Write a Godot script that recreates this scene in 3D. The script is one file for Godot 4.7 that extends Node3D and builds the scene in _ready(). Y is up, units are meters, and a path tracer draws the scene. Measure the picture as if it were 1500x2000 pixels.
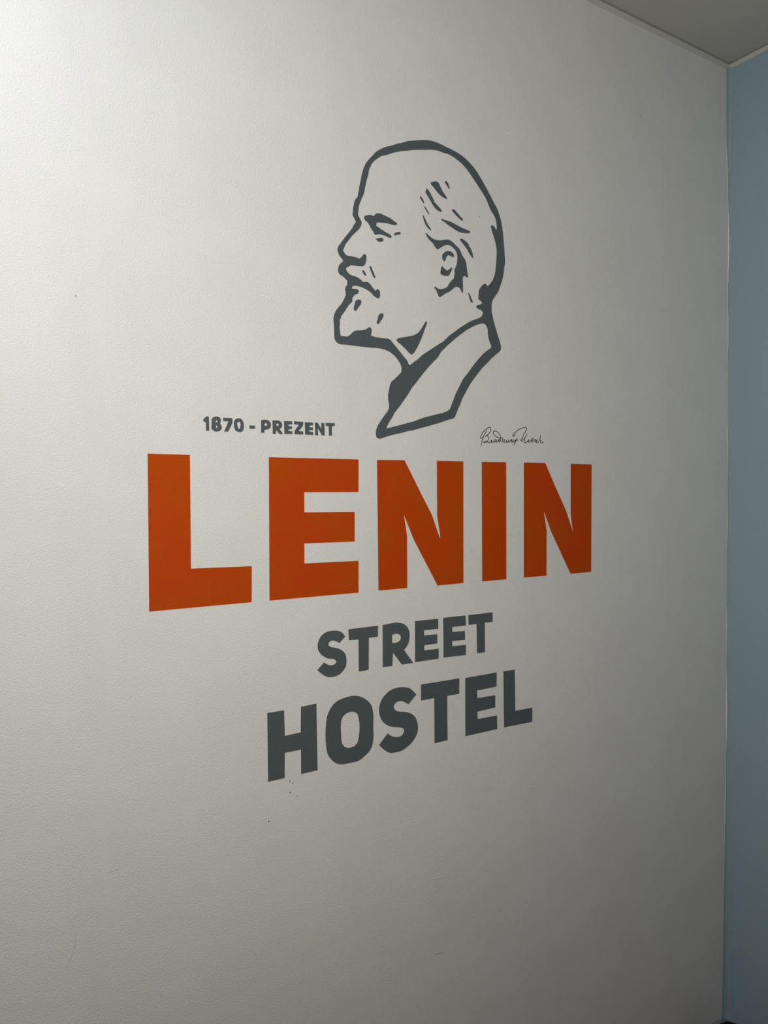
extends Node3D
# A white painted wall with a hand-painted mural, meeting a blue wall and a grey ceiling in the corner.
# The white wall is the plane z = 0 and runs along -x, the blue wall is the plane x = EAST and runs along +z.

const CEILING := 2.7280
const EAST := 0.0132
var wall_white: StandardMaterial3D
var wall_blue: StandardMaterial3D
var ceiling_grey: StandardMaterial3D
var trim_white: StandardMaterial3D
var paint_grey: StandardMaterial3D
var paint_orange: StandardMaterial3D
var pen_ink: StandardMaterial3D
var used := {}


func _ready() -> void:
	# ---- camera, air, light, exposure
	var camera := Camera3D.new()
	camera.name = "camera"
	camera.transform = Transform3D(Basis(Vector3(0.84444, -0.00760, 0.53559), Vector3(0.01885, 0.99970, -0.01554), Vector3(-0.53531, 0.02322, 0.84433)).orthonormalized(), Vector3(-1.81819, 1.62000, 1.19908))
	camera.fov = 68.176
	camera.near = 0.02
	add_child(camera)
	camera.current = true
	var env := Environment.new()
	env.background_mode = Environment.BG_COLOR
	env.background_color = Color(0.02, 0.02, 0.02)
	env.tonemap_mode = Environment.TONE_MAPPER_LINEAR
	env.tonemap_exposure = 1.0
	env.sdfgi_enabled = true
	env.ssao_enabled = true
	env.ssil_enabled = true
	var world := WorldEnvironment.new()
	world.name = "world"
	world.environment = env
	add_child(world)
	spotlight(Vector3(-2.121, 2.655, 0.723), Vector3(0.32, -0.92, -0.22), 1.09, Color(0.972, 0.988, 1.0))
	floor_lamp(Vector3(-1.6, 1.5, 1.35), Vector3(0.32, 0.52, -0.80), 0.90, Color(1.0, 0.97, 0.90))

	materials()
	room()
	backpack()
	mural()


# ---------------------------------------------------------------- helpers
func numbered(called: String) -> String:
	used[called] = used.get(called, -1) + 1
	return called if used[called] == 0 else "%s_%03d" % [called, used[called]]


func thing(called: String, label: String, category: String, at: Vector3, group := "") -> Node3D:
	var o := Node3D.new()
	o.name = numbered(called)
	add_child(o)
	o.position = at
	o.set_meta("label", label)
	o.set_meta("category", category)
	if group:
		o.set_meta("group", group)
	return o


func obj(called: String, mesh: Mesh, m: Material, parent: Node, at := Vector3.ZERO) -> MeshInstance3D:
	var o := MeshInstance3D.new()
	o.name = called
	o.mesh = mesh
	o.material_override = null
	for i in mesh.get_surface_count():
		o.set_surface_override_material(i, m)
	o.position = at
	o.cast_shadow = GeometryInstance3D.SHADOW_CASTING_SETTING_ON
	parent.add_child(o, true)
	return o


func struct(called: String, mesh: Mesh, m: Material, label: String, at := Vector3.ZERO) -> MeshInstance3D:
	var o := obj(called, mesh, m, self, at)
	o.set_meta("kind", "structure")
	o.set_meta("label", label)
	return o


func box(a: Vector3, b: Vector3) -> ArrayMesh:
	var st := SurfaceTool.new()
	st.begin(Mesh.PRIMITIVE_TRIANGLES)
	var bm := BoxMesh.new()
	bm.size = (b - a).abs()
	st.append_from(bm, 0, Transform3D(Basis(), (a + b) / 2.0))
	return st.commit()


func tri(st: SurfaceTool, a: Vector3, b: Vector3, c: Vector3, outward: Vector3) -> void:
	if (b - a).cross(c - a).dot(outward) > 0.0:   # front faces run clockwise
		var t := b
		b = c
		c = t
	for p in [a, b, c]:
		st.set_normal(outward)
		st.add_vertex(p)


func quad(st: SurfaceTool, a: Vector3, b: Vector3, c: Vector3, d: Vector3, outward: Vector3) -> void:
	tri(st, a, b, c, outward)
	tri(st, a, c, d, outward)


func loop_of(flat: Array, curved: float, fixed: Array = []) -> PackedVector2Array:
	# millimetres to metres; bends gentler than `curved` degrees are rounded by a Hermite curve, sharper and fixed ones stay corners
	var p := PackedVector2Array()
	for i in range(0, flat.size(), 2):
		p.append(Vector2(flat[i], flat[i + 1]) * 0.001)
	if curved <= 0.0:
		return p
	var out := PackedVector2Array()
	var n := p.size()
	for i in n:
		var a := p[(i + n - 1) % n]
		var b := p[i]
		var c := p[(i + 1) % n]
		var d := p[(i + 2) % n]
		var len := b.distance_to(c)
		var steep_b := fixed.has(i) or absf((b - a).angle_to(c - b)) > deg_to_rad(curved)
		var steep_c := fixed.has((i + 1) % n) or absf((c - b).angle_to(d - c)) > deg_to_rad(curved)
		var mb := (c - b) if steep_b else (bend(a, b, c) * len)
		var mc := (c - b) if steep_c else (bend(b, c, d) * len)
		out.append(b)
		if len > 0.002:
			for k in [0.25, 0.5, 0.75]:
				var t: float = k
				out.append(b * (2 * t * t * t - 3 * t * t + 1) + mb * (t * t * t - 2 * t * t + t) + c * (3 * t * t - 2 * t * t * t) + mc * (t * t * t - t * t))
	return out


func bend(a: Vector2, b: Vector2, c: Vector2) -> Vector2:
	# tangent of the circle through three points
	var u := b - a
	var v := c - b
	return (u.normalized() * v.length() + v.normalized() * u.length()).normalized()


func pieces(loops: Array) -> Array:
	# an outline with holes as plain polygons: sliced upright through every hole
	var left: Array = [loops[0]]
	for h in range(1, loops.size()):
		var hole: PackedVector2Array = loops[h]
		var lo := 1e9
		var hi := -1e9
		for q in hole:
			lo = minf(lo, q.x)
			hi = maxf(hi, q.x)
		var x := (lo + hi) / 2.0
		var west := PackedVector2Array([Vector2(x - 9, -9), Vector2(x, -9), Vector2(x, 9), Vector2(x - 9, 9)])
		var east := PackedVector2Array([Vector2(x, -9), Vector2(x + 9, -9), Vector2(x + 9, 9), Vector2(x, 9)])
		var next: Array = []
		for poly in left:
			for side in [west, east]:
				for part in Geometry2D.intersect_polygons(poly, side):
					for rest in Geometry2D.clip_polygons(part, hole):
						next.append(rest)
		left = next
	return left


func paint_layer(loops: Array, thick: float) -> ArrayMesh:
	# a coat of paint: flat face towards the room, real edges all round
	var st := SurfaceTool.new()
	st.begin(Mesh.PRIMITIVE_TRIANGLES)
	for poly in pieces(loops):
		var index := Geometry2D.triangulate_polygon(poly)
		if index.is_empty():
			push_warning("outline could not be filled")
		for i in range(0, index.size(), 3):
			var v: Array = []
			for k in 3:
				var q: Vector2 = poly[index[i + k]]
				v.append(Vector3(q.x, q.y, thick))
			tri(st, v[0], v[1], v[2], Vector3(0, 0, 1))
	for loop in loops:
		var turn := -1.0 if Geometry2D.is_polygon_clockwise(loop) else 1.0
		if loop != loops[0]:
			turn = -turn
		for i in loop.size():
			var a: Vector2 = loop[i]
			var b: Vector2 = loop[(i + 1) % loop.size()]
			var e := (b - a).normalized()
			quad(st, Vector3(a.x, a.y, 0), Vector3(b.x, b.y, 0), Vector3(b.x, b.y, thick), Vector3(a.x, a.y, thick), Vector3(e.y, -e.x, 0) * turn)
	return st.commit()


func glyph(called: String, parent: Node, m: Material, curved: float, flats: Array, fixed: Array = []) -> void:
	var loops: Array = []
	for flat in flats:
		loops.append(loop_of(flat, curved, fixed))
	obj(called, paint_layer(loops, 0.0005), m, parent)


func stroke_loop(flat: Array, width: float) -> PackedVector2Array:
	# a pen or brush line of that width (metres) along a rounded centre line
	var p := PackedVector2Array()
	for i in range(0, flat.size(), 2):
		p.append(Vector2(flat[i], flat[i + 1]) * 0.001)
	var c := Curve2D.new()
	for i in p.size():
		var t := Vector2.ZERO
		if i > 0 and i < p.size() - 1:
			t = bend(p[i - 1], p[i], p[i + 1])
			c.add_point(p[i], -t * p[i].distance_to(p[i - 1]) / 3.0, t * p[i].distance_to(p[i + 1]) / 3.0)
		else:
			c.add_point(p[i])
	return c.tessellate(4, 3.0)


func pen_line(called: String, parent: Node, m: Material, flat: Array, width: float, thick := 0.0005) -> void:
	var p := stroke_loop(flat, width)
	var st := SurfaceTool.new()
	st.begin(Mesh.PRIMITIVE_TRIANGLES)
	var n := p.size()
	var left := PackedVector2Array()
	var right := PackedVector2Array()
	for i in n:
		var t := (p[mini(i + 1, n - 1)] - p[maxi(i - 1, 0)]).normalized()
		var w := width * 0.5 * (0.55 if i == 0 or i == n - 1 else 1.0)
		left.append(p[i] + t.orthogonal() * w)
		right.append(p[i] - t.orthogonal() * w)
	for i in n - 1:
		var q: Array = []
		for s in [left[i], left[i + 1], right[i + 1], right[i]]:
			q.append(Vector3(s.x, s.y, thick))
		quad(st, q[0], q[1], q[2], q[3], Vector3(0, 0, 1))
		for side in [[left[i], left[i + 1], 1.0], [right[i], right[i + 1], -1.0]]:
			var a: Vector2 = side[0]
			var b: Vector2 = side[1]
			var o: Vector2 = (b - a).orthogonal().normalized() * float(side[2])
			quad(st, Vector3(a.x, a.y, 0), Vector3(b.x, b.y, 0), Vector3(b.x, b.y, thick), Vector3(a.x, a.y, thick), Vector3(o.x, o.y, 0))
	obj(called, st.commit(), m, parent)


func lathe(profile: Array, sides: int, scale := Vector3.ONE) -> ArrayMesh:
	# profile of (radius, height) turned round the y axis
	var st := SurfaceTool.new()
	st.begin(Mesh.PRIMITIVE_TRIANGLES)
	st.set_smooth_group(0)
	for k in profile.size() - 1:
		for s in sides:
			var v: Array = []
			for c in [[k, s], [k + 1, s], [k + 1, s + 1], [k, s + 1]]:
				var a := TAU * float(c[1] % sides) / sides
				var r: Vector2 = profile[c[0]]
				v.append(Vector3(cos(a) * r.x, r.y, sin(a) * r.x) * scale)
			for q in [v[0], v[1], v[2], v[0], v[2], v[3]]:
				st.add_vertex(q)
	st.index()
	st.generate_normals()
	return st.commit()


func tube(path: Array, radius: float, flat := 1.0) -> ArrayMesh:
	var c := Curve3D.new()
	for i in path.size():
		var t := Vector3.ZERO
		if i > 0 and i < path.size() - 1:
			t = (path[i + 1] - path[i - 1]) / 6.0
		c.add_point(path[i], -t, t)
	var p := c.tessellate(3, 4.0)
	var st := SurfaceTool.new()
	st.begin(Mesh.PRIMITIVE_TRIANGLES)
	st.set_smooth_group(0)
	var rings: Array = []
	for i in p.size():
		var t := (p[mini(i + 1, p.size() - 1)] - p[maxi(i - 1, 0)]).normalized()
		var side := t.cross(Vector3.UP if absf(t.y) < 0.95 else Vector3.RIGHT).normalized()
		var up := side.cross(t)
		var ring: Array = []
		for k in 10:
			ring.append(p[i] + side * cos(TAU * k / 10.0) * radius + up * sin(TAU * k / 10.0) * radius * flat)
		rings.append(ring)
	for i in rings.size() - 1:
		for k in 10:
			var a: Vector3 = rings[i][k]
			var b: Vector3 = rings[i][(k + 1) % 10]
			var d: Vector3 = rings[i + 1][k]
			var e: Vector3 = rings[i + 1][(k + 1) % 10]
			for q in [a, b, e, a, e, d]:
				st.add_vertex(q)
	st.index()
	st.generate_normals()
	return st.commit()


func plain(color: Color, rough: float, shine := 0.5) -> StandardMaterial3D:
	var m := StandardMaterial3D.new()
	m.albedo_color = color
	m.roughness = rough
	m.metallic_specular = shine
	return m


func noise(seed_at: int, frequency: float, octaves: int, gain: float, size: int, ramp: Gradient = null) -> NoiseTexture2D:
	var f := FastNoiseLite.new()
	f.seed = seed_at
	f.noise_type = FastNoiseLite.TYPE_SIMPLEX_SMOOTH
	f.frequency = frequency
	f.fractal_type = FastNoiseLite.FRACTAL_FBM
	f.fractal_octaves = octaves
	f.fractal_gain = gain
	var t := NoiseTexture2D.new()
	t.width = size
	t.height = size
	t.seamless = true
	t.noise = f
	if ramp:
		t.color_ramp = ramp
	return t


func ramp(a: Color, b: Color) -> Gradient:
	var g := Gradient.new()
	g.offsets = PackedFloat32Array([0.25, 0.75])
	g.colors = PackedColorArray([a, b])
	return g


func rolled(m: StandardMaterial3D, relief: float) -> void:
	# the fine stipple that a paint roller leaves, the same on the wall and through the mural's paint
	m.uv1_triplanar = true
	m.uv1_world_triplanar = true
	m.uv1_scale = Vector3.ONE * 2.2
	m.heightmap_enabled = true
	m.heightmap_texture = stipple
	m.heightmap_scale = relief


var stipple: NoiseTexture2D


func materials() -> void:
	stipple = noise(11, 0.075, 4, 0.62, 1536)
	wall_white = plain(Color.WHITE, 0.62, 0.35)
	wall_white.albedo_texture = noise(3, 0.004, 3, 0.5, 512, ramp(Color(0.918, 0.916, 0.914), Color(0.928, 0.927, 0.926)))
	rolled(wall_white, 0.042)
	wall_blue = plain(Color(0.615, 0.705, 0.76), 0.62, 0.35)
	rolled(wall_blue, 0.042)
	ceiling_grey = plain(Color(0.76, 0.76, 0.745), 0.75, 0.3)
	trim_white = plain(Color(0.80, 0.80, 0.785), 0.55)
	paint_grey = plain(Color(0.345, 0.375, 0.392), 0.6, 0.35)
	rolled(paint_grey, 0.042)
	paint_orange = plain(Color.WHITE, 0.65, 0.22)
	paint_orange.albedo_texture = noise(8, 0.006, 4, 0.55, 512, ramp(Color(0.775, 0.27, 0.04), Color(0.75, 0.30, 0.03)))
	rolled(paint_orange, 0.042)
	pen_ink = plain(Color(0.20, 0.21, 0.19), 0.7, 0.3)


# ---------------------------------------------------------------- the room
func room() -> void:
	var far := -5.5
	var deep := 5.5
	var wall := struct("wall_north", box(Vector3(far, 0, -0.15), Vector3(EAST, CEILING, 0)), wall_white, "white roller-painted wall that carries the mural")
	struct("wall_east", box(Vector3(EAST, 0, -0.15), Vector3(0.15, CEILING, deep)), wall_blue, "dusty blue painted wall on the right")
	struct("wall_south", box(Vector3(far, 0, deep), Vector3(0.15, CEILING, deep + 0.15)), plain(Color(0.27, 0.24, 0.21), 0.8), "painted wall behind the camera")
	struct("wall_west", box(Vector3(far - 0.15, 0, -0.15), Vector3(far, CEILING, deep + 0.15)), plain(Color(0.27, 0.24, 0.21), 0.8), "painted wall far to the left")
	struct("ceiling", box(Vector3(far - 0.15, CEILING, -0.15), Vector3(0.15, CEILING + 0.15, deep + 0.15)), ceiling_grey, "smooth matt ceiling above the corner")
	var boards := plain(Color.WHITE, 0.55)
	boards.albedo_texture = noise(5, 0.02, 4, 0.5, 512, ramp(Color(0.42, 0.25, 0.15), Color(0.52, 0.33, 0.20)))
	boards.uv1_triplanar = true
	boards.uv1_world_triplanar = true
	boards.uv1_scale = Vector3(0.4, 1, 3)
	struct("floor", box(Vector3(far - 0.15, -0.15, -0.15), Vector3(0.15, 0, deep + 0.15)), boards, "brown wooden floor")
	skirting("baseboard_north", Vector3(far, 0, 0), Vector3(EAST, 0, 0), Vector3(0, 0, 1))
	skirting("baseboard_east", Vector3(EAST, 0, 0), Vector3(EAST, 0, deep), Vector3(-1, 0, 0))
	cornice("trim_1", Vector3(far, CEILING, 0), Vector3(EAST, CEILING, 0), Vector3(0, 0, 1), "thin white edge strip where the white wall meets the ceiling")
	cornice("trim_2", Vector3(EAST, CEILING, 0), Vector3(EAST, CEILING, deep), Vector3(-1, 0, 0), "thin white edge strip where the blue wall meets the ceiling")
	corner()
	marks(wall)


func swept(profile: Array, a: Vector3, b: Vector3, out: Vector3) -> ArrayMesh:
	# profile points (away from the wall, up) joined from a to b
	var st := SurfaceTool.new()
	st.begin(Mesh.PRIMITIVE_TRIANGLES)
	for i in profile.size():
		var p: Vector2 = profile[i]
		var q: Vector2 = profile[(i + 1) % profile.size()]
		var e := (q - p).normalized()
		var n := out * e.y - Vector3.UP * e.x
		quad(st, a + out * p.x + Vector3.UP * p.y, a + out * q.x + Vector3.UP * q.y, b + out * q.x + Vector3.UP * q.y, b + out * p.x + Vector3.UP * p.y, n)
	return st.commit()


func cornice(called: String, a: Vector3, b: Vector3, out: Vector3, label: String) -> void:
	# a sloping strip, a shadow gap and a thin lip under the ceiling
	struct(called, swept([Vector2(0, -0.0118), Vector2(0.0012, -0.0118), Vector2(0.0066, -0.0052), Vector2(0.0070, -0.0042), Vector2(0.0070, -0.0030), Vector2(0.002, -0.0030), Vector2(0.002, 0), Vector2(0, 0)], a, b, out), trim_white, label)


func skirting(called: String, a: Vector3, b: Vector3, out: Vector3) -> void:
	struct(called, swept([Vector2(0, 0), Vector2(0.014, 0), Vector2(0.014, 0.052), Vector2(0.011, 0.058), Vector2(0.006, 0.06), Vector2(0, 0.06)], a, b, out), trim_white, "low white baseboard along the foot of the wall")


func corner() -> void:
	# the blue paint laps unevenly round the corner, and a thin line of white shows along its edge
	var edge: Array = [2726, 0.8, 2721.8, 0.9, 2604, 1.7, 2525.6, 3.8, 2434.2, 7.6, 2368.8, 11.3, 2316.4, 14.4, 2263.1, 13.3, 2209.6, 11.4, 2156.3, 10.5, 2103.2, 11.4, 2050.1, 13.5, 1969.8, 12.5, 1889.6, 13.6, 1802.4, 13.8, 1755.4, 13.6, 1674.7, 12.4, 1553.4, 11.2, 1431.8, 10.7, 1296.3, 9.5, 1160.6, 8.2, 969.4, 9.8, 887.6, 7.9, 805.8, 6, 696.4, 4.1, 614.6, 1.5, 477.5, -0.5, 408.9, -2, 340.5, -3.9, 258.2, -5.8, 203.2, -6.9, 60, -6.9]
	var bead := SurfaceTool.new()
	bead.begin(Mesh.PRIMITIVE_TRIANGLES)
	var blue := SurfaceTool.new()
	blue.begin(Mesh.PRIMITIVE_TRIANGLES)
	var rng := RandomNumberGenerator.new()
	rng.seed = 4
	var rows: Array = []
	for i in range(0, edge.size() - 3, 2):
		for k in 8:
			var t := k / 8.0
			rows.append(Vector2(lerpf(edge[i], edge[i + 2], t), minf(lerpf(edge[i + 1], edge[i + 3], t) + rng.randf_range(-0.5, 0.5), EAST * 1000.0 - 0.8)) * 0.001)
	for i in rows.size() - 1:
		var p: Vector2 = rows[i]
		var q: Vector2 = rows[i + 1]
		var dp := EAST - p.y
		var dq := EAST - q.y
		var corners: Array = [Vector3(p.y, p.x, 0.0006), Vector3(q.y, q.x, 0.0006), Vector3(EAST - 0.0003, q.x, 0.0006 + dq), Vector3(EAST - 0.0003, p.x, 0.0006 + dp)]
		var ways: Array = [Vector3(-0.15, 0, 0.99), Vector3(-0.15, 0, 0.99), Vector3(-0.98, 0, 0.2), Vector3(-0.98, 0, 0.2)]
		for k in [0, 2, 1, 0, 3, 2]:       # the paint bends round, from one wall's face to the other's
			blue.set_normal(ways[k])
			blue.add_vertex(corners[k])
		var w := 0.0030 * clampf(0.45 + 0.5 * sin(p.x * 19.0) * sin(p.x * 7.0 + 1.0) + 0.45 * sin(p.x * 2.6 + 0.4), 0.04, 1.0) * (0.12 + 0.88 * smoothstep(0.55, 1.05, p.x) * (1.0 - smoothstep(2.42, 2.54, p.x)))
		quad(bead, Vector3(p.y - 0.0005, p.x, 0.0005), Vector3(q.y - 0.0005, q.x, 0.0005), Vector3(q.y + w * 0.25, q.x, 0.0008 + w), Vector3(p.y + w * 0.25, p.x, 0.0008 + w), Vector3(-0.9, 0, 0.43).normalized())
		quad(bead, Vector3(p.y + w * 0.25, p.x, 0.0008 + w), Vector3(q.y + w * 0.25, q.x, 0.0008 + w), Vector3(q.y + w * 0.4 + 0.0003, q.x, 0.0006), Vector3(p.y + w * 0.4 + 0.0003, p.x, 0.0006), Vector3(0.7, 0, 0.7).normalized())
	var t := struct("trim_3", blue.commit(), wall_blue, "uneven blue paint edge in the corner beside the white wall")
	obj("white_paint_edge", bead.commit(), plain(Color(0.93, 0.93, 0.92), 0.5), t)


func marks(wall: Node) -> void:
	var dark := plain(Color(0.25, 0.23, 0.21), 0.8)
	for s in [[-1257.4, 1119.7, 1.2], [-1251.6, 1115.3, 0.9], [-1257.2, 1099.8, 1.2], [-1298.3, 1058.5, 1.2], [-1597.2, 1918.2, 0.9], [-2.3, 1099.5, 1.2], [-823.7, 2180.9, 0.9], [-332, 2507.4, 1], [-1242.9, 1090.3, 0.8], [-539.8, 1508.2, 1.1]]:
		var flat: Array = []
		for k in 7:
			flat.append(s[0] + cos(TAU * k / 7.0) * s[2])
			flat.append(s[1] + sin(TAU * k / 7.0) * s[2] * 0.8)
		glyph("paint_speck", wall, dark, 0.0, [flat])
	for s in [[[-945.6, 708.2, -936.8, 706.8, -925.4, 704.5], 0.0037, 0.90], [[-969.3, 859.8, -950.7, 859.6, -934.4, 858.1, -915.4, 855.9], 0.0013, 0.94], [[-1612.5, 964.4, -1615, 943.3, -1621, 928.2, -1626.2, 916], 0.0019, 0.96], [[-1563.8, 1043.6, -1554, 1044, -1547.8, 1046.4], 0.0016, 0.93], [[-686.5, 983.1, -674.5, 984.9], 0.0042, 0.97], [[-1626.5, 1640.7, -1621.6, 1637, -1616.7, 1635.5], 0.0021, 1.05], [[-1513.9, 2171.7, -1511.5, 2173.8, -1510, 2174.2], 0.0021, 1.05], [[-746.7, 2364.9, -743.9, 2366.1, -741.1, 2367.3], 0.0021, 1.06]]:
		var m := plain(Color(0.92, 0.918, 0.905) * float(s[2]), 0.7)
		m.albedo_color.a = 1.0
		pen_line("scuff_mark", wall, m, s[0], s[1], 0.0003)


func spotlight(at: Vector3, towards: Vector3, energy: float, tint: Color) -> void:
	# hangs from the ceiling to the upper left, out of the picture
	var o := thing("ceiling_spotlight", "white adjustable spotlight under the ceiling at the upper left of the mural", "lamp", Vector3(at.x, CEILING, at.z))
	obj("ceiling_rose", lathe([Vector2(0, -0.030), Vector2(0.045, -0.028), Vector2(0.05, -0.022), Vector2(0.05, 0), Vector2(0, 0)], 32), plain(Color(0.85, 0.85, 0.85), 0.4), o)
	lamp_head(o, at - o.position, towards, energy, tint, 0.04)


func floor_lamp(at: Vector3, towards: Vector3, energy: float, tint: Color) -> void:
	# stands beside the photographer, out of the picture
	var o := thing("floor_lamp", "white standing lamp with a round tilting head beside the camera", "lamp", Vector3(at.x, 0, at.z))
	var white := plain(Color(0.85, 0.85, 0.85), 0.4)
	var back := -Vector3(towards.x, 0, towards.z).normalized() * 0.05
	obj("base", lathe([Vector2(0, 0), Vector2(0.14, 0), Vector2(0.14, 0.012), Vector2(0.13, 0.022), Vector2(0.02, 0.03), Vector2(0, 0.03)], 40), white, o, back)
	obj("pole", lathe([Vector2(0.011, 0.02), Vector2(0.011, at.y - 0.05), Vector2(0.0, at.y - 0.045)], 20), white, o, back)
	lamp_head(o, Vector3(0, at.y, 0), towards, energy, tint, 0.076)


func lamp_head(o: Node3D, at: Vector3, towards: Vector3, energy: float, tint: Color, deep: float) -> void:
	var head := Node3D.new()
	head.name = "head"
	o.add_child(head)
	head.position = at
	head.basis = Basis.looking_at(towards.normalized(), Vector3.UP)
	var turned := Basis(Vector3.RIGHT, -PI / 2)      # the lathe's +y becomes the head's -z, where it shines
	var shade := obj("shade", lathe([Vector2(0, -deep), Vector2(0.03, -deep * 0.98), Vector2(0.09, -deep * 0.8), Vector2(0.111, -deep * 0.25), Vector2(0.109, 0.0), Vector2(0.105, 0.0)], 40), plain(Color(0.85, 0.85, 0.85), 0.4), head)
	shade.basis = turned
	var glow := plain(Color(0.9, 0.9, 0.88), 0.5)
	glow.emission_enabled = true
	glow.emission = tint
	glow.emission_energy_multiplier = 1.2
	var front := obj("lamp_glass", lathe([Vector2(0, -0.004), Vector2(0.104, -0.004), Vector2(0.104, -0.001), Vector2(0, -0.0005)], 40), glow, head)
	front.basis = turned
	var light := AreaLight3D.new()
	light.name = "lamp_light"
	light.area_size = Vector2(0.18, 0.18)
	light.area_normalize_energy = true
	light.light_color = tint
	light.light_energy = energy
	light.area_range = 12.0
	light.area_attenuation = 2.0
	light.shadow_enabled = true
	head.add_child(light)
	light.position = Vector3(0, 0, -0.006)


# ---------------------------------------------------------------- on the floor
func backpack() -> void:
	var o := thing("backpack", "black backpack standing in the corner against the blue wall, only its top showing", "backpack", Vector3(-0.113, 0.0, 0.110))
	var cloth := plain(Color(0.03, 0.03, 0.035), 0.85, 0.3)
	cloth.heightmap_enabled = true
	cloth.uv1_triplanar = true
	cloth.uv1_scale = Vector3.ONE * 8.0
	cloth.heightmap_texture = stipple
	cloth.heightmap_scale = 0.05
	var webbing := plain(Color(0.06, 0.06, 0.055), 0.8, 0.3)
	var body: Array = []
	for k in 25:
		var a := PI * k / 24.0
		body.append(Vector2(0.085 * pow(sin(a), 0.9 if k < 12 else 1.0), 0.1505 - 0.1505 * cos(a)))
	body[0] = Vector2(0.0, 0.001)
	obj("body", lathe(body, 40, Vector3(1.0, 1.0, 1.12)), cloth, o)
	var pocket: Array = []
	for k in 17:
		var a := PI * k / 16.0
		pocket.append(Vector2(0.052 * pow(sin(a), 0.7), 0.08 - 0.06 * cos(a)))
	obj("pocket", lathe(pocket, 32, Vector3(0.6, 1.0, 1.0)), cloth, o, Vector3(-0.056, 0, 0.0))
	obj("zipper", tube([Vector3(-0.05, 0.075, -0.072), Vector3(-0.045, 0.185, -0.062), Vector3(-0.028, 0.271, -0.018), Vector3(-0.028, 0.271, 0.022), Vector3(-0.045, 0.185, 0.062), Vector3(-0.05, 0.075, 0.072)], 0.0035), webbing, o)
	obj("grab_loop", tube([Vector3(0.0, 0.290, -0.016), Vector3(0.0, 0.301, -0.012), Vector3(0.0, 0.3055, -0.002), Vector3(0.0, 0.301, 0.008), Vector3(0.0, 0.293, 0.012)], 0.0016, 0.5), webbing, o)
	for s in [-1.0, 1.0]:
		obj("shoulder_strap", tube([Vector3(0.015, 0.284, 0.03 * s), Vector3(0.05, 0.26, 0.038 * s), Vector3(0.074, 0.18, 0.042 * s), Vector3(0.073, 0.095, 0.046 * s), Vector3(0.045, 0.028, 0.05 * s)], 0.011, 0.45), webbing, o)


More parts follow.
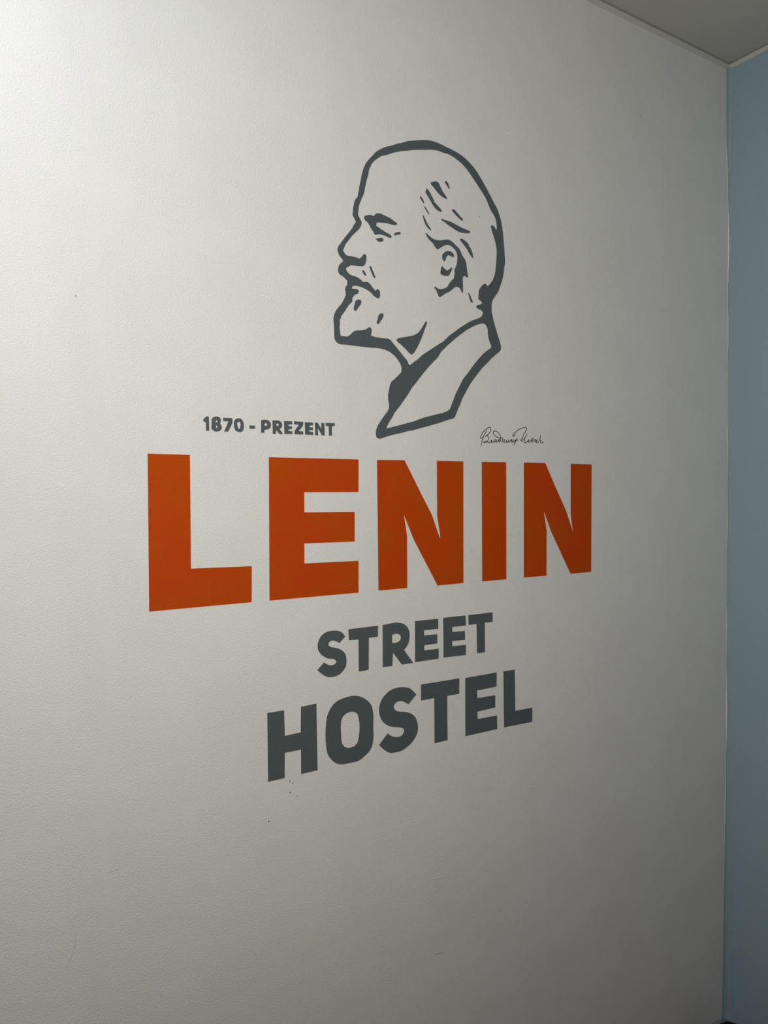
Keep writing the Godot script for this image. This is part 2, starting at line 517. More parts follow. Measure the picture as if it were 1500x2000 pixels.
# ---------------------------------------------------------------- the mural
# Outlines are in millimetres from each thing's own lower left corner on the wall.
func mural() -> void:
	var o: Node3D
	o = thing("painted_portrait", "dark grey line portrait of a bald bearded man in profile, painted on the wall", "mural", Vector3(-1.1621, 1.7243, 0))
	glyph("skull_line", o, paint_grey, 58.0, [[41.9, 412.7, 43.6, 420.4, 45.3, 428.1, 46.9, 432.1, 51.8, 437.7, 53.8, 443.2, 55, 450.4, 56.4, 460, 59.2, 469.8, 61.1, 479.5, 63.7, 488.4, 67.1, 496.6, 71.5, 504.5, 78.2, 513, 86, 521.3, 92.2, 528.4, 102.3, 535.9, 115.9, 543.8, 130.8, 550.2, 141.2, 555.6, 149.3, 558.5, 155.1, 561.3, 162.2, 564.9, 177.6, 569.8, 194.3, 574.8, 216.1, 579.3, 224.7, 579.5, 239.5, 578.6, 253.2, 576.4, 267, 574.2, 284.9, 570.8, 301.6, 565.1, 313.3, 558.7, 327.7, 548.6, 343.5, 532.6, 355.5, 518.7, 365, 506.7, 377.1, 491, 386.7, 478.3, 390.8, 469.6, 394.9, 459.4, 398.3, 445.9, 401, 429.5, 402.3, 414, 404.1, 399.6, 405, 388.1, 405.6, 378.7, 403.4, 362.6, 399.1, 340.9, 392.8, 325.2, 387.2, 312.9, 378.8, 301.8, 371.9, 293.1, 369.4, 286.5, 344.5, 283.3, 340.7, 286.9, 334.1, 290.2, 335.2, 301.7, 336.9, 310.2, 340.9, 314.8, 348.3, 322.1, 353.1, 323.3, 358.5, 318.9, 368, 327.5, 375.6, 339.5, 379.1, 350.5, 381.3, 364.4, 382.7, 378.3, 383.5, 389.9, 383.5, 396.2, 381.5, 406.3, 378.1, 417.2, 374, 426.9, 370, 436.1, 368, 443, 371.4, 444.6, 376.2, 444, 380.3, 439, 383.4, 435.9, 384, 442.2, 383.1, 451.5, 381.1, 459.4, 375.6, 467.3, 367.5, 475.6, 360.8, 487.7, 352.7, 499.6, 342.1, 510.3, 326.2, 525.9, 313.1, 538.3, 298.9, 549.4, 283.5, 557, 264.4, 563.1, 255.6, 563.7, 246.9, 563.5, 235.7, 564.3, 228.3, 564.3, 206.2, 559.4, 188.2, 555.2, 173.9, 551.3, 163.2, 547.6, 150.3, 543.9, 136.4, 538.7, 126.1, 533.9, 115.8, 528.7, 103.3, 523.5, 89.8, 512.9, 83.1, 505.3, 79.7, 498.5, 76.9, 492.7, 74.6, 485.2, 74.6, 481.5, 72.4, 476.3, 70.6, 469.5, 68.4, 462.5, 67, 453.8, 65, 446, 60.5, 436.7, 56.1, 426.6, 54.4, 421.6, 53.8, 415]], [0, 53, 54, 119])
	glyph("profile_line", o, paint_grey, 58.0, [[145.9, 132.2, 145.7, 137.1, 142.3, 144.5, 136.5, 151.2, 129.6, 157.4, 118.8, 163.7, 105.7, 167.1, 95.6, 168, 78.8, 167.3, 62.3, 167.1, 40.6, 167.3, 22.4, 167.6, 11.8, 167.4, 5.5, 170.3, 1.9, 175.4, 1.2, 180.8, 1, 191.8, 0.4, 202.7, 0, 213.6, 1.3, 218.3, 4.5, 225.5, 10.4, 233.1, 16.8, 240.3, 21.1, 247.3, 24, 253, 25.6, 257.1, 25.4, 261.7, 24.4, 267.1, 25.5, 271.4, 28.8, 276, 29.9, 279.4, 28.9, 283.4, 26.2, 286.2, 20.4, 289.5, 12.5, 292.9, 10.5, 296.7, 10, 300.8, 11.6, 306.5, 14.3, 311, 19.6, 315.5, 20.5, 318.9, 19.2, 320.9, 14.4, 324.3, 11.3, 329.3, 9.3, 335.8, 10.4, 340.5, 13.6, 345.2, 18.9, 352.5, 25.4, 360.9, 32.9, 370.1, 39.4, 378.1, 43.8, 386.3, 48.2, 392.2, 45, 397.6, 41.3, 403.8, 41.9, 409.9, 41.9, 412.7, 53.8, 415, 52.4, 408.3, 53.7, 403.9, 58, 398.2, 60.1, 393.5, 58.9, 387.7, 55.6, 382, 46.9, 373, 39.3, 365.2, 31.7, 355.6, 25.2, 347.2, 21.5, 340.6, 20.4, 336.3, 21.9, 332.8, 26.1, 329.4, 31.4, 328.1, 40, 328.6, 48.6, 327.9, 54.6, 327, 58.4, 329.5, 62.8, 334.9, 66.1, 337.3, 68.8, 335.8, 69.9, 331.3, 69.3, 325.6, 67, 319.2, 64.2, 315.5, 57.1, 313.7, 48.5, 313.1, 36.6, 312.2, 32.3, 310.6, 27.5, 306.6, 26.4, 303.2, 29, 299, 34.3, 295.2, 41.8, 293.6, 48.3, 292.8, 53.7, 291.1, 58.5, 288.1, 61.8, 285.5, 67.3, 285.6, 70.6, 287, 74.4, 285.7, 79.9, 281.3, 83.7, 277.2, 88.7, 273.1, 93.2, 277.3, 97.7, 274.4, 98.8, 269.8, 98.1, 262.6, 95.3, 260, 91.9, 260.8, 86.4, 262.4, 80.9, 267.4, 73.2, 271.5, 63.3, 274.8, 53.5, 276.7, 45.9, 276.7, 38.9, 274.6, 37.5, 272.4, 38.3, 270.1, 43.7, 270.5, 49.7, 270.4, 52.9, 269.2, 52.9, 265.9, 49, 262.1, 43.6, 259.5, 40.6, 257.3, 39, 253.4, 39.2, 249.7, 38.1, 246.3, 34.9, 243.1, 30.5, 238.4, 23, 227.3, 19.8, 224.2, 15.7, 218.2, 14.9, 214.4, 12.4, 210.5, 13, 205, 12.1, 196.7, 13.1, 188.5, 14, 182.2, 19.3, 181.8, 26.8, 182.1, 32.1, 184.5, 35.9, 187.7, 40.8, 192.4, 46.2, 195.1, 57.1, 196.8, 67, 199.5, 71.4, 201.8, 74.5, 204.5, 78.1, 203.5, 79.7, 200.4, 79.6, 195.7, 77.9, 189.8, 80.1, 188.2, 85.7, 187.8, 95.8, 187.2, 107, 187.2, 118.4, 187.1, 127.5, 179.7, 137.9, 170.2, 150.6, 157.8, 159.9, 148.9, 161.6, 144.2, 164.6, 142]], [0, 56, 57, 163])
	glyph("neck_shadow", o, paint_grey, 58.0, [[344.5, 283.3, 340.7, 280.2, 332, 277.5, 328.3, 274.5, 330.6, 271.7, 340.6, 268.8, 345.3, 266.3, 345.7, 261.7, 342.6, 256.6, 339.2, 253.9, 327.2, 248.6, 313.9, 243, 299.4, 234.7, 287.1, 227.2, 273.5, 217.6, 260.7, 209.1, 251.8, 201.7, 246.3, 196.4, 237.9, 191.4, 222.9, 182.3, 204.5, 170.6, 192.9, 163.1, 185, 156, 175.3, 149.8, 168.2, 144.3, 164.6, 142, 145.9, 132.2, 145.1, 127.3, 140.9, 123.1, 131.6, 114.7, 122.3, 106.8, 120, 102.3, 117, 91.5, 115.2, 82.8, 115.1, 74.2, 116.8, 65.6, 117.1, 58.9, 115.5, 55, 106.9, 44, 98.9, 34.1, 92, 24.3, 88.6, 17, 87.2, 8.8, 88.5, 2.7, 110.1, 20.2, 114.2, 27.6, 119.4, 35, 125.2, 43, 127.5, 47.9, 134.5, 55.5, 140.4, 62.1, 146.3, 69.3, 154.6, 79.5, 163, 90.2, 167.8, 97.9, 178.6, 109.4, 193.2, 126.2, 205.4, 139.1, 220.3, 153.7, 232.1, 164.2, 235.3, 169.5, 247.9, 182.7, 256.8, 190.1, 269.5, 200.5, 285, 211.7, 300.7, 222.6, 315.1, 230.8, 327.1, 236.8, 335.8, 239.8, 347.9, 242.2, 351.2, 241.6, 378.5, 239.4, 373.1, 254.5, 371.8, 259.6, 369.3, 267.7, 369.1, 279.1, 369.4, 286.5]], [0, 25, 26, 43, 44, 70, 71, 76])
	glyph("lapel_line", o, paint_grey, 58.0, [[378.5, 239.4, 385.3, 222.3, 390.8, 209.2, 393.5, 201, 393.5, 194.7, 390.7, 190.7, 382.3, 184.1, 372.7, 176.9, 364.4, 170.4, 358.9, 164.9, 349.4, 157.1, 341.3, 149.7, 330.5, 138, 318.4, 124.7, 310.5, 115.3, 305.2, 107.3, 297.2, 95.5, 290.7, 84.8, 285.4, 73.3, 280.2, 64.8, 276.5, 58.5, 274.9, 53.4, 272.3, 48.7, 269.1, 46, 259.5, 43.5, 249.4, 40.5, 239.3, 37, 224.3, 32.8, 211.9, 29.3, 187.5, 22.9, 163.5, 17, 158.8, 16.5, 144.7, 12.4, 130.7, 9.5, 116.8, 6.1, 105.4, 2.8, 92.9, 0, 88.5, 2.7, 110.1, 20.2, 114.7, 20.2, 126.2, 23.3, 140.1, 26.8, 151.8, 29.7, 161.3, 32.6, 175.6, 36.1, 193.7, 42.9, 212.1, 47.7, 228.2, 52, 247, 56.5, 254.6, 59.9, 261, 64.3, 264.8, 73.1, 270, 83.6, 275.2, 95.1, 281.7, 105.7, 288.3, 116.3, 293.5, 124.9, 304, 135.9, 317.3, 151.3, 330.7, 165.9, 341.4, 176.2, 350.9, 184.3, 360.4, 190.5, 367.3, 195.3, 368.4, 198, 365.3, 203.5, 361.2, 212.5, 359.2, 220.6, 358, 233, 355.3, 237.9, 351.2, 241.6]], [0, 37, 38, 70])
	glyph("eyebrow", o, paint_grey, 58.0, [[65.6, 402.4, 65.9, 404.8, 68.4, 407.4, 72.3, 408.5, 74.5, 408.3, 80, 411, 83.3, 410.4, 87.2, 409.5, 88.9, 412.4, 91.1, 415.4, 95.6, 416.7, 102.4, 417.3, 108, 415.5, 120.4, 413.6, 127.3, 411.1, 133, 407.9, 137.6, 406.3, 138.1, 405, 136.4, 403.2, 132.9, 401.8, 128.3, 401.6, 120.3, 402.2, 111.2, 402.2, 101.1, 401.2, 93.2, 399.3, 90.1, 397.4, 90.9, 394, 93.2, 392, 101, 389.2, 108.8, 386.4, 119, 383, 124.1, 381, 125.6, 379.4, 124.1, 377.2, 121, 375.9, 116.7, 377.8, 111, 378.2, 106.5, 378.9, 100.9, 379, 95.3, 378.3, 90.2, 376.5, 86.9, 377.8, 85.3, 381.7, 82, 384.4, 79.8, 386.8, 78.1, 390.3, 75.4, 394, 72.1, 396.6, 68.3, 398.7]])
	glyph("eye_crease", o, paint_grey, 58.0, [[89.6, 369.5, 92.9, 369.7, 97.4, 371.4, 101.9, 372.9, 105.3, 372.5, 107.3, 370, 105.8, 367.2, 102.4, 365.7, 96.3, 365, 93.5, 366.2, 91.3, 368.2]])
	glyph("eye_crease", o, paint_grey, 58.0, [[130.7, 383.6, 131.6, 385.7, 137.4, 389.1, 142.6, 391, 145.5, 390.5, 146.1, 388.7, 144.4, 386.9, 138.5, 385, 133.3, 383.1]])
	glyph("cheek_line", o, paint_grey, 58.0, [[60.3, 305.1, 61.7, 306.9, 64.2, 306.6, 67.4, 302.5, 69, 299.4, 68.5, 297.9, 66.8, 297.7, 63.6, 300.5]])
	glyph("cheek_line", o, paint_grey, 58.0, [[76.9, 316.1, 77.8, 317.6, 79.7, 316.5, 82.4, 311.3, 86.2, 304.3, 88.7, 298.1, 88.4, 296.5, 86.7, 296.4, 82.3, 302.3, 79, 308.4]])
	glyph("beard_line", o, paint_grey, 58.0, [[42.1, 234.3, 42.9, 238.1, 44.5, 244.8, 46.8, 249.8, 52.2, 252.3, 56.5, 252.4, 58.2, 249.8, 57, 244.6, 52.1, 238.3, 47.7, 232.2, 45.3, 230.5, 42.8, 232.1]])
	glyph("beard_line", o, paint_grey, 58.0, [[91, 214.9, 93.3, 220.8, 95.6, 228.7, 98.4, 231.8, 104.1, 233.7, 105.7, 231.8, 105.7, 228.4, 102.8, 222.9, 98.3, 216.7, 96, 213.5, 93.7, 212.5, 91.5, 213]])
	glyph("jaw_shadow", o, paint_grey, 58.0, [[134.5, 186.7, 137.4, 189.9, 143.9, 192.2, 155.6, 195.1, 171, 198.9, 179.4, 202.5, 185.4, 206.6, 191.5, 213.6, 197.6, 222.2, 201.9, 228.6, 203.7, 230.2, 205.5, 229, 204.9, 225, 201.2, 216.7, 196.2, 204.3, 190.1, 191.9, 184, 180.5, 177.9, 171.1, 173.1, 165.2, 168.5, 163.2, 164.8, 164.9, 155.4, 172.3, 144.9, 179.5, 138, 183.7]])
	glyph("hair_stroke", o, paint_grey, 58.0, [[217, 499.1, 222.9, 501.8, 231.5, 503.9, 235.2, 502.5, 240.1, 495.1, 246.3, 487, 252.5, 480.3, 256.5, 477.1, 255.2, 475.1, 250, 476, 241.3, 478.5, 235.1, 482.2, 227.7, 488.1, 220.4, 493.9, 217.3, 496.7]])
	glyph("hair_stroke", o, paint_grey, 58.0, [[251.2, 508.4, 252.7, 509.6, 257.1, 508.1, 259.6, 505.7, 260.5, 502.4, 263.3, 498, 262.4, 496.3, 260.2, 496.8, 256.4, 501.5, 252.1, 505.1]])
	glyph("hair_stroke", o, paint_grey, 58.0, [[205.7, 483.5, 206.6, 485.9, 209.3, 484.3, 214.2, 480.4, 219, 473.5, 223.8, 466.6, 225.4, 462.2, 232.4, 457.9, 239.8, 453.4, 243.3, 449.4, 242, 447.9, 237.3, 447.7, 229.9, 450, 223.8, 454.7, 216.5, 463.1, 209.2, 472, 204.8, 477.4]])
	glyph("hair_stroke", o, paint_grey, 58.0, [[190.8, 466.8, 192, 468, 195.3, 466.2, 198.2, 462.9, 200.4, 458, 199.6, 455.4, 197.6, 457.4, 192.8, 463.3]])
	glyph("hair_stroke", o, paint_grey, 58.0, [[199.8, 451.2, 203, 449.7, 207.8, 444.7, 212, 439.7, 213.3, 437.5, 212.4, 436.3, 209, 439.6, 204.1, 445]])
	glyph("hair_stroke", o, paint_grey, 58.0, [[197, 432.4, 198.2, 432.6, 201.6, 428.9, 206.4, 421.4, 212.4, 413.2, 216.7, 408.6, 216.6, 406.1, 213.6, 408, 206.3, 413.1, 201.5, 420, 198.6, 427.3]])
	glyph("hair_stroke", o, paint_grey, 58.0, [[267.7, 455.8, 270, 457.8, 273.9, 457.7, 280.2, 454.2, 289.2, 447.3, 295, 442.9, 295.6, 439.9, 292.4, 440.3, 285.3, 443.6, 277.6, 448.2, 271.3, 452.5]])
	glyph("hair_stroke", o, paint_grey, 58.0, [[240.9, 433.5, 243.4, 433.9, 252.2, 432.9, 264.8, 432.5, 273.7, 430.3, 285.2, 427.4, 298.1, 424.7, 311.1, 423, 314, 421.9, 313, 420, 305.8, 417.4, 298, 416.4, 287.7, 416.2, 277.4, 418.5, 267.3, 422.1, 258.4, 425, 249.6, 429.4, 242.2, 432]])
	glyph("hair_stroke", o, paint_grey, 58.0, [[287.6, 402.1, 289.5, 403.7, 292.8, 404, 301.8, 401.2, 307, 398.3, 311.2, 393.9, 308.9, 393.2, 313.5, 390.2, 317.4, 384.2, 320, 378.5, 321, 373.6, 320.2, 370.4, 316.7, 372.9, 310.8, 378.6, 306.9, 384.5, 299.2, 391.4, 291.4, 398.2]])
	glyph("hair_stroke", o, paint_grey, 58.0, [[307.7, 298.5, 308.7, 299.3, 312.9, 295.6, 315.5, 289.8, 319.2, 281.6, 318.4, 279.9, 316.1, 280.7, 311.6, 287.2, 309.6, 293.1]])
	glyph("ear_outline", o, paint_grey, 58.0, [[203.8, 398.9, 205, 400.3, 208.6, 398.3, 214.7, 394.4, 220.8, 391.8, 229.4, 390.8, 239.4, 391.6, 246.9, 393.4, 251.9, 395.6, 257.6, 396.4, 268.3, 394, 275.9, 389.3, 283.6, 384.7, 288.1, 380.4, 291.3, 373.9, 295.1, 368.4, 299.6, 365.1, 302.2, 360.4, 304.1, 352.5, 305.1, 344.5, 306.6, 335.6, 307.6, 331.7, 306.3, 328.9, 303.3, 330.5, 300.1, 331.6, 295.5, 330.9, 294.2, 325.6, 294.5, 316.5, 295, 307.4, 294.4, 299.2, 293.3, 296, 291, 298.8, 287.6, 304.4, 283.7, 306.9, 278.6, 307.2, 274.1, 305.5, 267.7, 300.1, 260, 294.5, 251.2, 290.3, 243.6, 285.3, 238.6, 281.7, 236.1, 280.8, 234.2, 282.6, 232.4, 286.8, 228.7, 293.3, 223.8, 298, 225.1, 299.7, 227.8, 299.1, 232.5, 296.8, 237.4, 296.3, 246.2, 298.7, 253.8, 301.7, 258.9, 308.4, 265.2, 316.4, 271.7, 322.3, 273.6, 328.7, 274.3, 334.8, 273.3, 338.7, 276.9, 345.3, 280.2, 354.9, 281.2, 364.1, 280.3, 372.1, 277.1, 377.6, 270.8, 382.6, 264.5, 385.6, 258.1, 386.5, 251.8, 384.9, 245.5, 381.9, 239.3, 377.8, 234.3, 374, 232.4, 373.4, 228.7, 375.1, 223.8, 379.7, 222, 382.4, 214.7, 387, 208.6, 391.9]])
	glyph("ear_fold", o, paint_grey, 58.0, [[243.5, 360.1, 243.5, 363.1, 247.3, 368.2, 253, 372.6, 258.7, 374.4, 265.6, 373.7, 270.7, 371, 273, 367.9, 272.2, 365.2, 270, 363.9, 266.9, 365.1, 261.8, 366.6, 256.7, 366, 254.2, 364.8, 253.2, 360.7, 251.6, 356.4, 249.1, 353, 247.2, 352.5, 244.7, 355.8]])
	glyph("ear_fold", o, paint_grey, 58.0, [[239.2, 329.6, 240.2, 335.7, 242.5, 341.5, 244.6, 342.1, 247.7, 338.8, 251.5, 335.9, 255.3, 335.2, 258.4, 336, 262.2, 339.5, 264.8, 342.9, 266.7, 343.2, 268, 340.9, 266, 336.6, 261.5, 329.9, 258.3, 325.6, 253.9, 324.8, 247.6, 324.6, 242, 325.5, 239.5, 327.1]])
	o = thing("painted_word", "row of five huge orange block capitals painted across the middle of the white wall", "lettering", Vector3(-1.4964, 1.4389, 0))
	glyph("letter", o, paint_orange, 0.0, [[1.3, 247.8, 68.5, 247.3, 67.8, 63.6, 172.5, 61.5, 171.7, 0.6, 0, 0]])
	glyph("letter", o, paint_orange, 0.0, [[206.1, 246.3, 383.6, 245.7, 383, 186.1, 272.4, 186.2, 272.2, 150.7, 374.5, 149.4, 373.9, 95.3, 271.6, 96, 271.4, 60.7, 381.8, 59.4, 381.2, 0.9, 204.4, 0.6]])
	glyph("letter", o, paint_orange, 0.0, [[423.6, 245.5, 485.4, 246, 520.9, 186.4, 548.9, 140.6, 568.9, 91.8, 568.8, 101.4, 561.9, 138.1, 561.9, 246.2, 627.5, 246.3, 626.3, 1.6, 561.9, 1.1, 506.2, 92.8, 494.3, 118.2, 482.9, 143.4, 487.4, 117, 489.9, 101.3, 489.6, 1.5, 424.8, 1.4, 424.2, 152.2]])
	glyph("letter", o, paint_orange, 0.0, [[675.6, 246.1, 741.1, 246.3, 740.3, 1.6, 675.2, 1.6]])
	glyph("letter", o, paint_orange, 0.0, [[790.8, 246.6, 852.8, 246.6, 882.6, 195.8, 915, 142.9, 938, 91.6, 934.9, 106.4, 930.1, 135, 930.7, 246, 996.8, 245.4, 994.9, 1.6, 929.3, 1.3, 871.9, 94.2, 847.9, 143.5, 856.3, 99.4, 855.5, 1.8, 789.7, 2]])
	o = thing("painted_word", "dark grey word STREET painted right under the big orange capitals", "lettering", Vector3(-1.2015, 1.2914, 0))
	glyph("letter", o, paint_grey, 40.0, [[57.5, 70.2, 45.1, 59.7, 39.2, 63.5, 32.9, 65.7, 26.6, 65.5, 22.8, 62, 23, 58.1, 27.7, 54.2, 36.5, 52.1, 45.4, 48.8, 54.3, 42.2, 58.7, 35.5, 59.6, 26.3, 58.9, 17.4, 53.9, 9.6, 44.3, 2.5, 33.5, 0, 23.4, 0.5, 12.2, 5.7, 0, 16.1, 13.7, 28.4, 21.1, 23.3, 28.6, 21.3, 35, 22.1, 38.8, 26.1, 36.9, 30.3, 31.3, 32.6, 22.5, 34.3, 13.8, 38.7, 6.5, 45.1, 2.2, 52.2, 1.1, 58.9, 2.4, 66.5, 6.2, 73.8, 13, 79.7, 23, 83.1, 35.6, 83.4, 44.4, 81.7, 52.1, 77.3]])
	glyph("letter", o, paint_grey, 40.0, [[64.3, 82.7, 128.2, 83.1, 127.6, 62.4, 107.8, 62.5, 106.9, 3.2, 96.9, 2.5, 85.7, 2.6, 85.6, 61.8, 65.4, 62.9]])
	glyph("letter", o, paint_grey, 40.0, [[138.4, 83.3, 180.3, 82.9, 188.1, 79.3, 195.1, 72.7, 199.6, 60.4, 198.9, 50.9, 194.9, 39.5, 186.3, 30.7, 207.5, 2.9, 181.1, 3.2, 161, 28.4, 159.3, 3.4, 138, 3.8], [159.5, 62.8, 173.1, 63, 178.7, 59.3, 179.7, 54.4, 176.5, 48.9, 169.5, 46.7, 159.3, 46.7]])
	glyph("letter", o, paint_grey, 40.0, [[212.4, 83.5, 267.9, 83, 267.8, 63.3, 233.4, 63.4, 233.7, 53.2, 265.2, 52.5, 265.3, 34.3, 233.9, 34.2, 234.1, 24.1, 268.7, 23.3, 268.3, 3.6, 212.1, 3.9]])
	glyph("letter", o, paint_grey, 40.0, [[280.2, 83.4, 336.5, 83.1, 337.1, 62.5, 302.5, 63.1, 302.4, 53, 334.4, 51.8, 335, 33.9, 302.3, 34.8, 302.2, 24.6, 336.9, 23.2, 336.7, 2.9, 280.7, 4.4]])
	glyph("letter", o, paint_grey, 40.0, [[343.7, 82.9, 407.6, 82.9, 407.5, 63.2, 386.6, 63.5, 386.7, 2.6, 375.6, 2.4, 365.9, 3.4, 365, 62.9, 344.2, 63]])
	o = thing("painted_word", "dark grey word HOSTEL, the lowest and largest grey lettering on the white wall", "lettering", Vector3(-1.2985, 1.1273, 0))
	glyph("letter", o, paint_grey, 40.0, [[0, 119, 31.5, 118.7, 32.2, 73.6, 63.2, 74.6, 64, 119.5, 94.4, 120.7, 95.5, 0.8, 63.2, 0.3, 63.3, 43.9, 31.9, 44.3, 31, 0.1, 0, 0]])
	glyph("letter", o, paint_grey, 40.0, [[175, 122.6, 185, 119.7, 198.5, 111.5, 208.6, 100.4, 212.3, 89.4, 212.9, 61.3, 212.3, 31.8, 207.9, 19.3, 195.8, 8.4, 180.5, 1.1, 162.9, 0.7, 146.4, 1.1, 134.3, 5.1, 123, 15.2, 115.9, 26.6, 113.7, 38.4, 113.3, 78.3, 115.9, 93.5, 122.4, 106.7, 133.8, 117.1, 151.8, 122.2], [159.7, 94.3, 173, 92.8, 178.8, 88.3, 181.6, 79.8, 181.4, 44.8, 179.2, 36.4, 172.4, 29.6, 159.1, 28.8, 150.9, 32.2, 146, 39.6, 144.2, 58.6, 144.5, 80.2, 148.1, 88.2]])
	glyph("letter", o, paint_grey, 40.0, [[311.3, 104.6, 292.8, 88.8, 286.8, 92.3, 278.7, 96.6, 269.4, 97.7, 262.8, 95.7, 258.8, 90.2, 260.1, 84.5, 266.6, 79.5, 278.6, 76.3, 289.3, 73.6, 300.1, 68.5, 308.2, 61, 312.9, 51.1, 314.6, 39.5, 313.4, 30.6, 307.9, 21.4, 296.9, 11, 286, 5.1, 275.3, 1.5, 260.7, 1.2, 254.1, 1.3, 244.9, 5, 235.9, 11.7, 225.4, 22.2, 245.2, 40.4, 251.7, 34.8, 259.6, 31.4, 270.2, 29.5, 278.2, 31.2, 282.5, 37.2, 281, 43.1, 275.6, 46.2, 265, 49.2, 253.2, 52, 242.8, 57.4, 233.8, 65, 228.7, 74.1, 226, 86.6, 227.6, 97.3, 232.9, 107.5, 240.7, 115.1, 251.2, 121.3, 263, 124, 276.3, 124, 287, 122.2, 295.1, 119.4, 303.2, 113.1]])
	glyph("letter", o, paint_grey, 40.0, [[322.7, 122.4, 416.8, 121.7, 416.2, 90.6, 386, 90.9, 386.2, 2.1, 354.3, 1.8, 354.3, 91.3, 322.4, 91.2]])
	glyph("letter", o, paint_grey, 40.0, [[431.9, 120.2, 515, 120.6, 514.3, 91, 462.4, 90.7, 462.7, 74.7, 510.8, 73.5, 510.6, 48, 462.9, 46.7, 463.2, 31.4, 515.3, 30.2, 515.8, 1.9, 431.6, 1.9]])
	glyph("letter", o, paint_grey, 40.0, [[533.6, 120.2, 565.1, 119.8, 566, 31.8, 614.6, 31, 614.4, 0.5, 534.6, 2.1]])
	o = thing("painted_caption", "small dark grey line reading 1870 - PREZENT above the first orange letters", "lettering", Vector3(-1.4056, 1.7252, 0))
	glyph("digit", o, paint_grey, 44.0, [[0, 17.8, 6.5, 24, 10.1, 24.2, 10.6, 1.3, 5, 1, 5, 15.4, 2.8, 14.8]])
	glyph("digit", o, paint_grey, 44.0, [[22.7, 24.8, 27.2, 24.3, 30, 21.6, 30.4, 17.7, 29.1, 13.8, 31.1, 10.7, 31.9, 7.6, 30.2, 3.2, 26.9, 1.1, 22.8, 0.2, 18.3, 1.2, 15.1, 3.8, 14.1, 8.4, 15.2, 11.2, 16.4, 12.8, 15.2, 14.3, 14.7, 17.4, 15.3, 20.6, 18.2, 23.8], [24.9, 17.3, 24.4, 16, 23.4, 15.2, 22.1, 15.2, 21, 15.9, 20.6, 17.1, 21.1, 18.3, 22.1, 19.1, 23.4, 19.1, 24.5, 18.4], [25.6, 8.7, 25, 7.2, 23.5, 6.3, 21.7, 6.2, 20.2, 7, 19.7, 8.5, 20.3, 10, 21.8, 11, 23.6, 11, 25, 10.2]])
	glyph("digit", o, paint_grey, 44.0, [[34.5, 23.3, 49.9, 23.4, 50.7, 20.6, 42.5, 0.9, 36.1, 0.7, 43.6, 17.7, 34.5, 18.1]])
	glyph("digit", o, paint_grey, 44.0, [[60.8, 23.7, 66.2, 22.6, 69.2, 19.1, 70.2, 13.9, 70.1, 6.8, 68.5, 3.1, 65.1, 1.1, 60.9, 1.2, 56.7, 2.6, 54.2, 6.1, 53.3, 12.4, 53.4, 17.2, 55.3, 21.2], [60.3, 17.9, 63.6, 17.8, 64.9, 14.5, 65, 8.9, 63.9, 6.5, 61.8, 6.3, 59.7, 8.3, 58.5, 11.5, 58.7, 15.8]])
	glyph("dash", o, paint_grey, 44.0, [[80.6, 12.8, 90.6, 12.6, 90.6, 7.6, 80.5, 7.2]])
	glyph("letter", o, paint_grey, 44.0, [[102, 22.8, 111.6, 23.3, 117.1, 21.2, 119.7, 16.2, 119, 11, 114.9, 7.8, 107.8, 6.6, 107.5, 1.3, 101.5, 1.3], [113.2, 15.6, 112.6, 14.1, 111.1, 13.1, 109.2, 13, 107.7, 13.9, 107.1, 15.4, 107.7, 16.9, 109.3, 17.9, 111.1, 18, 112.6, 17.1]])
	glyph("letter", o, paint_grey, 44.0, [[122.6, 22.9, 130.8, 23.5, 137.4, 22.1, 140.7, 17.6, 139.9, 12.4, 135.7, 8.9, 142.3, 0.4, 135.1, 0.2, 129.4, 7.4, 128.7, 0.2, 123.1, 0], [134.7, 15.9, 134, 14.3, 132.5, 13.2, 130.5, 13.1, 128.9, 14.1, 128.3, 15.6, 129, 17.3, 130.6, 18.3, 132.5, 18.4, 134.1, 17.5]])
	glyph("letter", o, paint_grey, 44.0, [[144.3, 23.1, 159.9, 22.9, 159.8, 17.9, 150.5, 17.5, 150.4, 14.5, 159.6, 14.1, 159, 9.8, 150.4, 9.5, 150.6, 6.2, 160, 5.8, 159.9, 1.1, 144.9, 0.8]])
	glyph("letter", o, paint_grey, 44.0, [[163.5, 23.5, 181, 23.1, 180.9, 18.8, 171.9, 6.8, 180.8, 6.4, 180.5, 1.1, 164.1, 1, 164.2, 4.8, 172.7, 17.5, 163.8, 18.3]])
	glyph("letter", o, paint_grey, 44.0, [[184.2, 22.8, 200.2, 22.7, 200.2, 17.9, 190.8, 17.5, 191.1, 14.3, 199.9, 14.1, 199.9, 9.5, 191, 9.2, 191, 6.3, 200.4, 6, 200.3, 0.9, 184.7, 1]])
	glyph("letter", o, paint_grey, 44.0, [[203.8, 22.7, 209.8, 22.8, 216.7, 12.1, 216.8, 22.8, 222.9, 22.8, 223.2, 0.9, 217.7, 0.7, 209.7, 13.8, 210.1, 0.5, 204.6, 0.5]])
	glyph("letter", o, paint_grey, 44.0, [[225.6, 23.2, 243.6, 23.7, 243.9, 18.6, 237.7, 17.9, 238.1, 1.2, 232.2, 1, 231.6, 17.8, 225.6, 18.3]])
	o = thing("painted_signature", "thin black handwritten signature below right of the portrait collar", "signature", Vector3(-0.8235, 1.7168, 0))
	pen_line("pen_stroke", o, pen_ink, [16.2, 33.4, 12.3, 27.2, 7.9, 20.7, 5.3, 15.2, 3.1, 9.3, 1.5, 3.4, 0.5, 0], 0.00125)
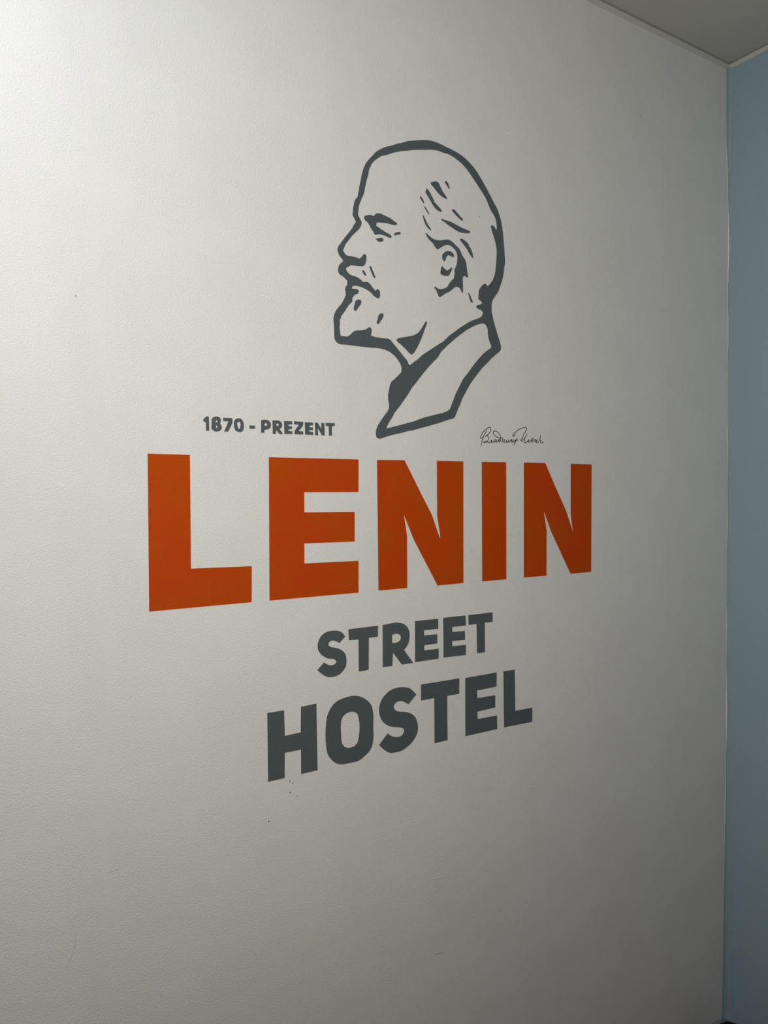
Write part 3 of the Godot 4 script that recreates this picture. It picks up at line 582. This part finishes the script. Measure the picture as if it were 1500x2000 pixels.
	pen_line("pen_stroke", o, pen_ink, [6.3, 18.6, 2.8, 16.9, 0.3, 16.5, 0, 18.9, 2.2, 23.4, 6, 28.4, 11.1, 33, 16.8, 36.6, 22.6, 39.1, 25.8, 38.9, 27.1, 36.1, 26.4, 32.1, 23.1, 27.6, 18.7, 24, 14.8, 21.7, 11.7, 19.9], 0.00125)
	pen_line("pen_stroke", o, pen_ink, [16.7, 22.5, 19.3, 20.8, 20.5, 17.7, 19.9, 13.8, 17.9, 10.8, 14.1, 8.2, 10.3, 7.5, 8.1, 8.5, 9.7, 10.3, 14.1, 11.1, 17.3, 10.7, 19.8, 8.9, 22.4, 7.9, 25.6, 9.5, 28.8, 13.1, 29.8, 13.5, 28.3, 10.1, 29.1, 8.3, 31.3, 8.5, 34.6, 10.8, 37.2, 13.3, 40.4, 15.2, 41.8, 14.4, 39.1, 10.9, 36.2, 9.6, 34.6, 10.5], 0.00125)
	pen_line("pen_stroke", o, pen_ink, [41.8, 14.4, 40.4, 11, 42, 9.5, 44.2, 11.1, 48.8, 14.7, 50.6, 15.8, 48.5, 11.7, 49.4, 10, 52, 11.3, 53, 14.8, 53.7, 19.3, 52.1, 24.2, 48.2, 28.5, 42.4, 31.7, 37.3, 32.3, 33.7, 30.7, 33.7, 27.5, 37.2, 23.7, 43, 20.4, 48.2, 18.6, 53.4, 18.4, 59.9, 18.8], 0.00125)
	pen_line("pen_stroke", o, pen_ink, [59.9, 18.8, 59.2, 16, 57.2, 11.5, 59.2, 10.8, 62.5, 13.6, 64.5, 15.9, 62.1, 12.1, 63.1, 10.2, 66.4, 10.3, 70.4, 14.1, 68.7, 11.3, 71.7, 10.2, 75, 13.5, 77, 15.1, 74.3, 11.5, 76.3, 10.5, 80.3, 13.2, 84.1, 16.3, 82.5, 12.8, 83.9, 10.8, 86.6, 12.9, 88.9, 16, 86.9, 12.4, 88.6, 11.2, 91.9, 12.6, 95.9, 15.2], 0.00125)
	pen_line("pen_stroke", o, pen_ink, [99.7, 20.3, 96.5, 15.2, 93.8, 11.1, 91.4, 7, 89.4, 3.9], 0.00125)
	pen_line("pen_stroke", o, pen_ink, [91.5, 12.5, 96.5, 16, 99.8, 15.8, 98.2, 14.5], 0.00125)
	pen_line("pen_stroke", o, pen_ink, [95.5, 27.2, 91.8, 25.1, 87.2, 22.9, 86.5, 24.9, 89.9, 28.5, 95.2, 32.7, 102.6, 37.3, 110.1, 40.4, 117.5, 42.9, 123, 43.4, 126, 41.5, 124.3, 36.9, 120.2, 31.2, 116.1, 25.4, 112, 19.2, 109.9, 14.6, 111.3, 13.7, 115.4, 16.8, 120.8, 21.1, 124.9, 25.8, 128.2, 29.8], 0.00125)
	pen_line("pen_stroke", o, pen_ink, [121.5, 22.6, 119.8, 18, 118.4, 13.4, 120.1, 11.7, 124.2, 11.3, 128.3, 13.7, 132.1, 17.1, 130.7, 13.8, 132.4, 12.5, 136.6, 15, 141.4, 18.7, 145.6, 21.9, 146.8, 21.7], 0.00125)
	pen_line("pen_stroke", o, pen_ink, [142.8, 18.2, 140.7, 15.6, 140.7, 12.8, 143.8, 14.2, 144.5, 16.7, 147.6, 17.4, 151.5, 18.8, 149.7, 14.9, 150.7, 13.3, 153.9, 16, 155.6, 17.9, 153.9, 14, 155.9, 11.9, 159.4, 13.6, 163, 17.3], 0.00125)
	pen_line("pen_stroke", o, pen_ink, [166.5, 28, 165.4, 22.6, 164, 17.4, 167.2, 17, 165.8, 14.3, 167.1, 11.9, 171.4, 12.2, 176.3, 14.7], 0.00125)
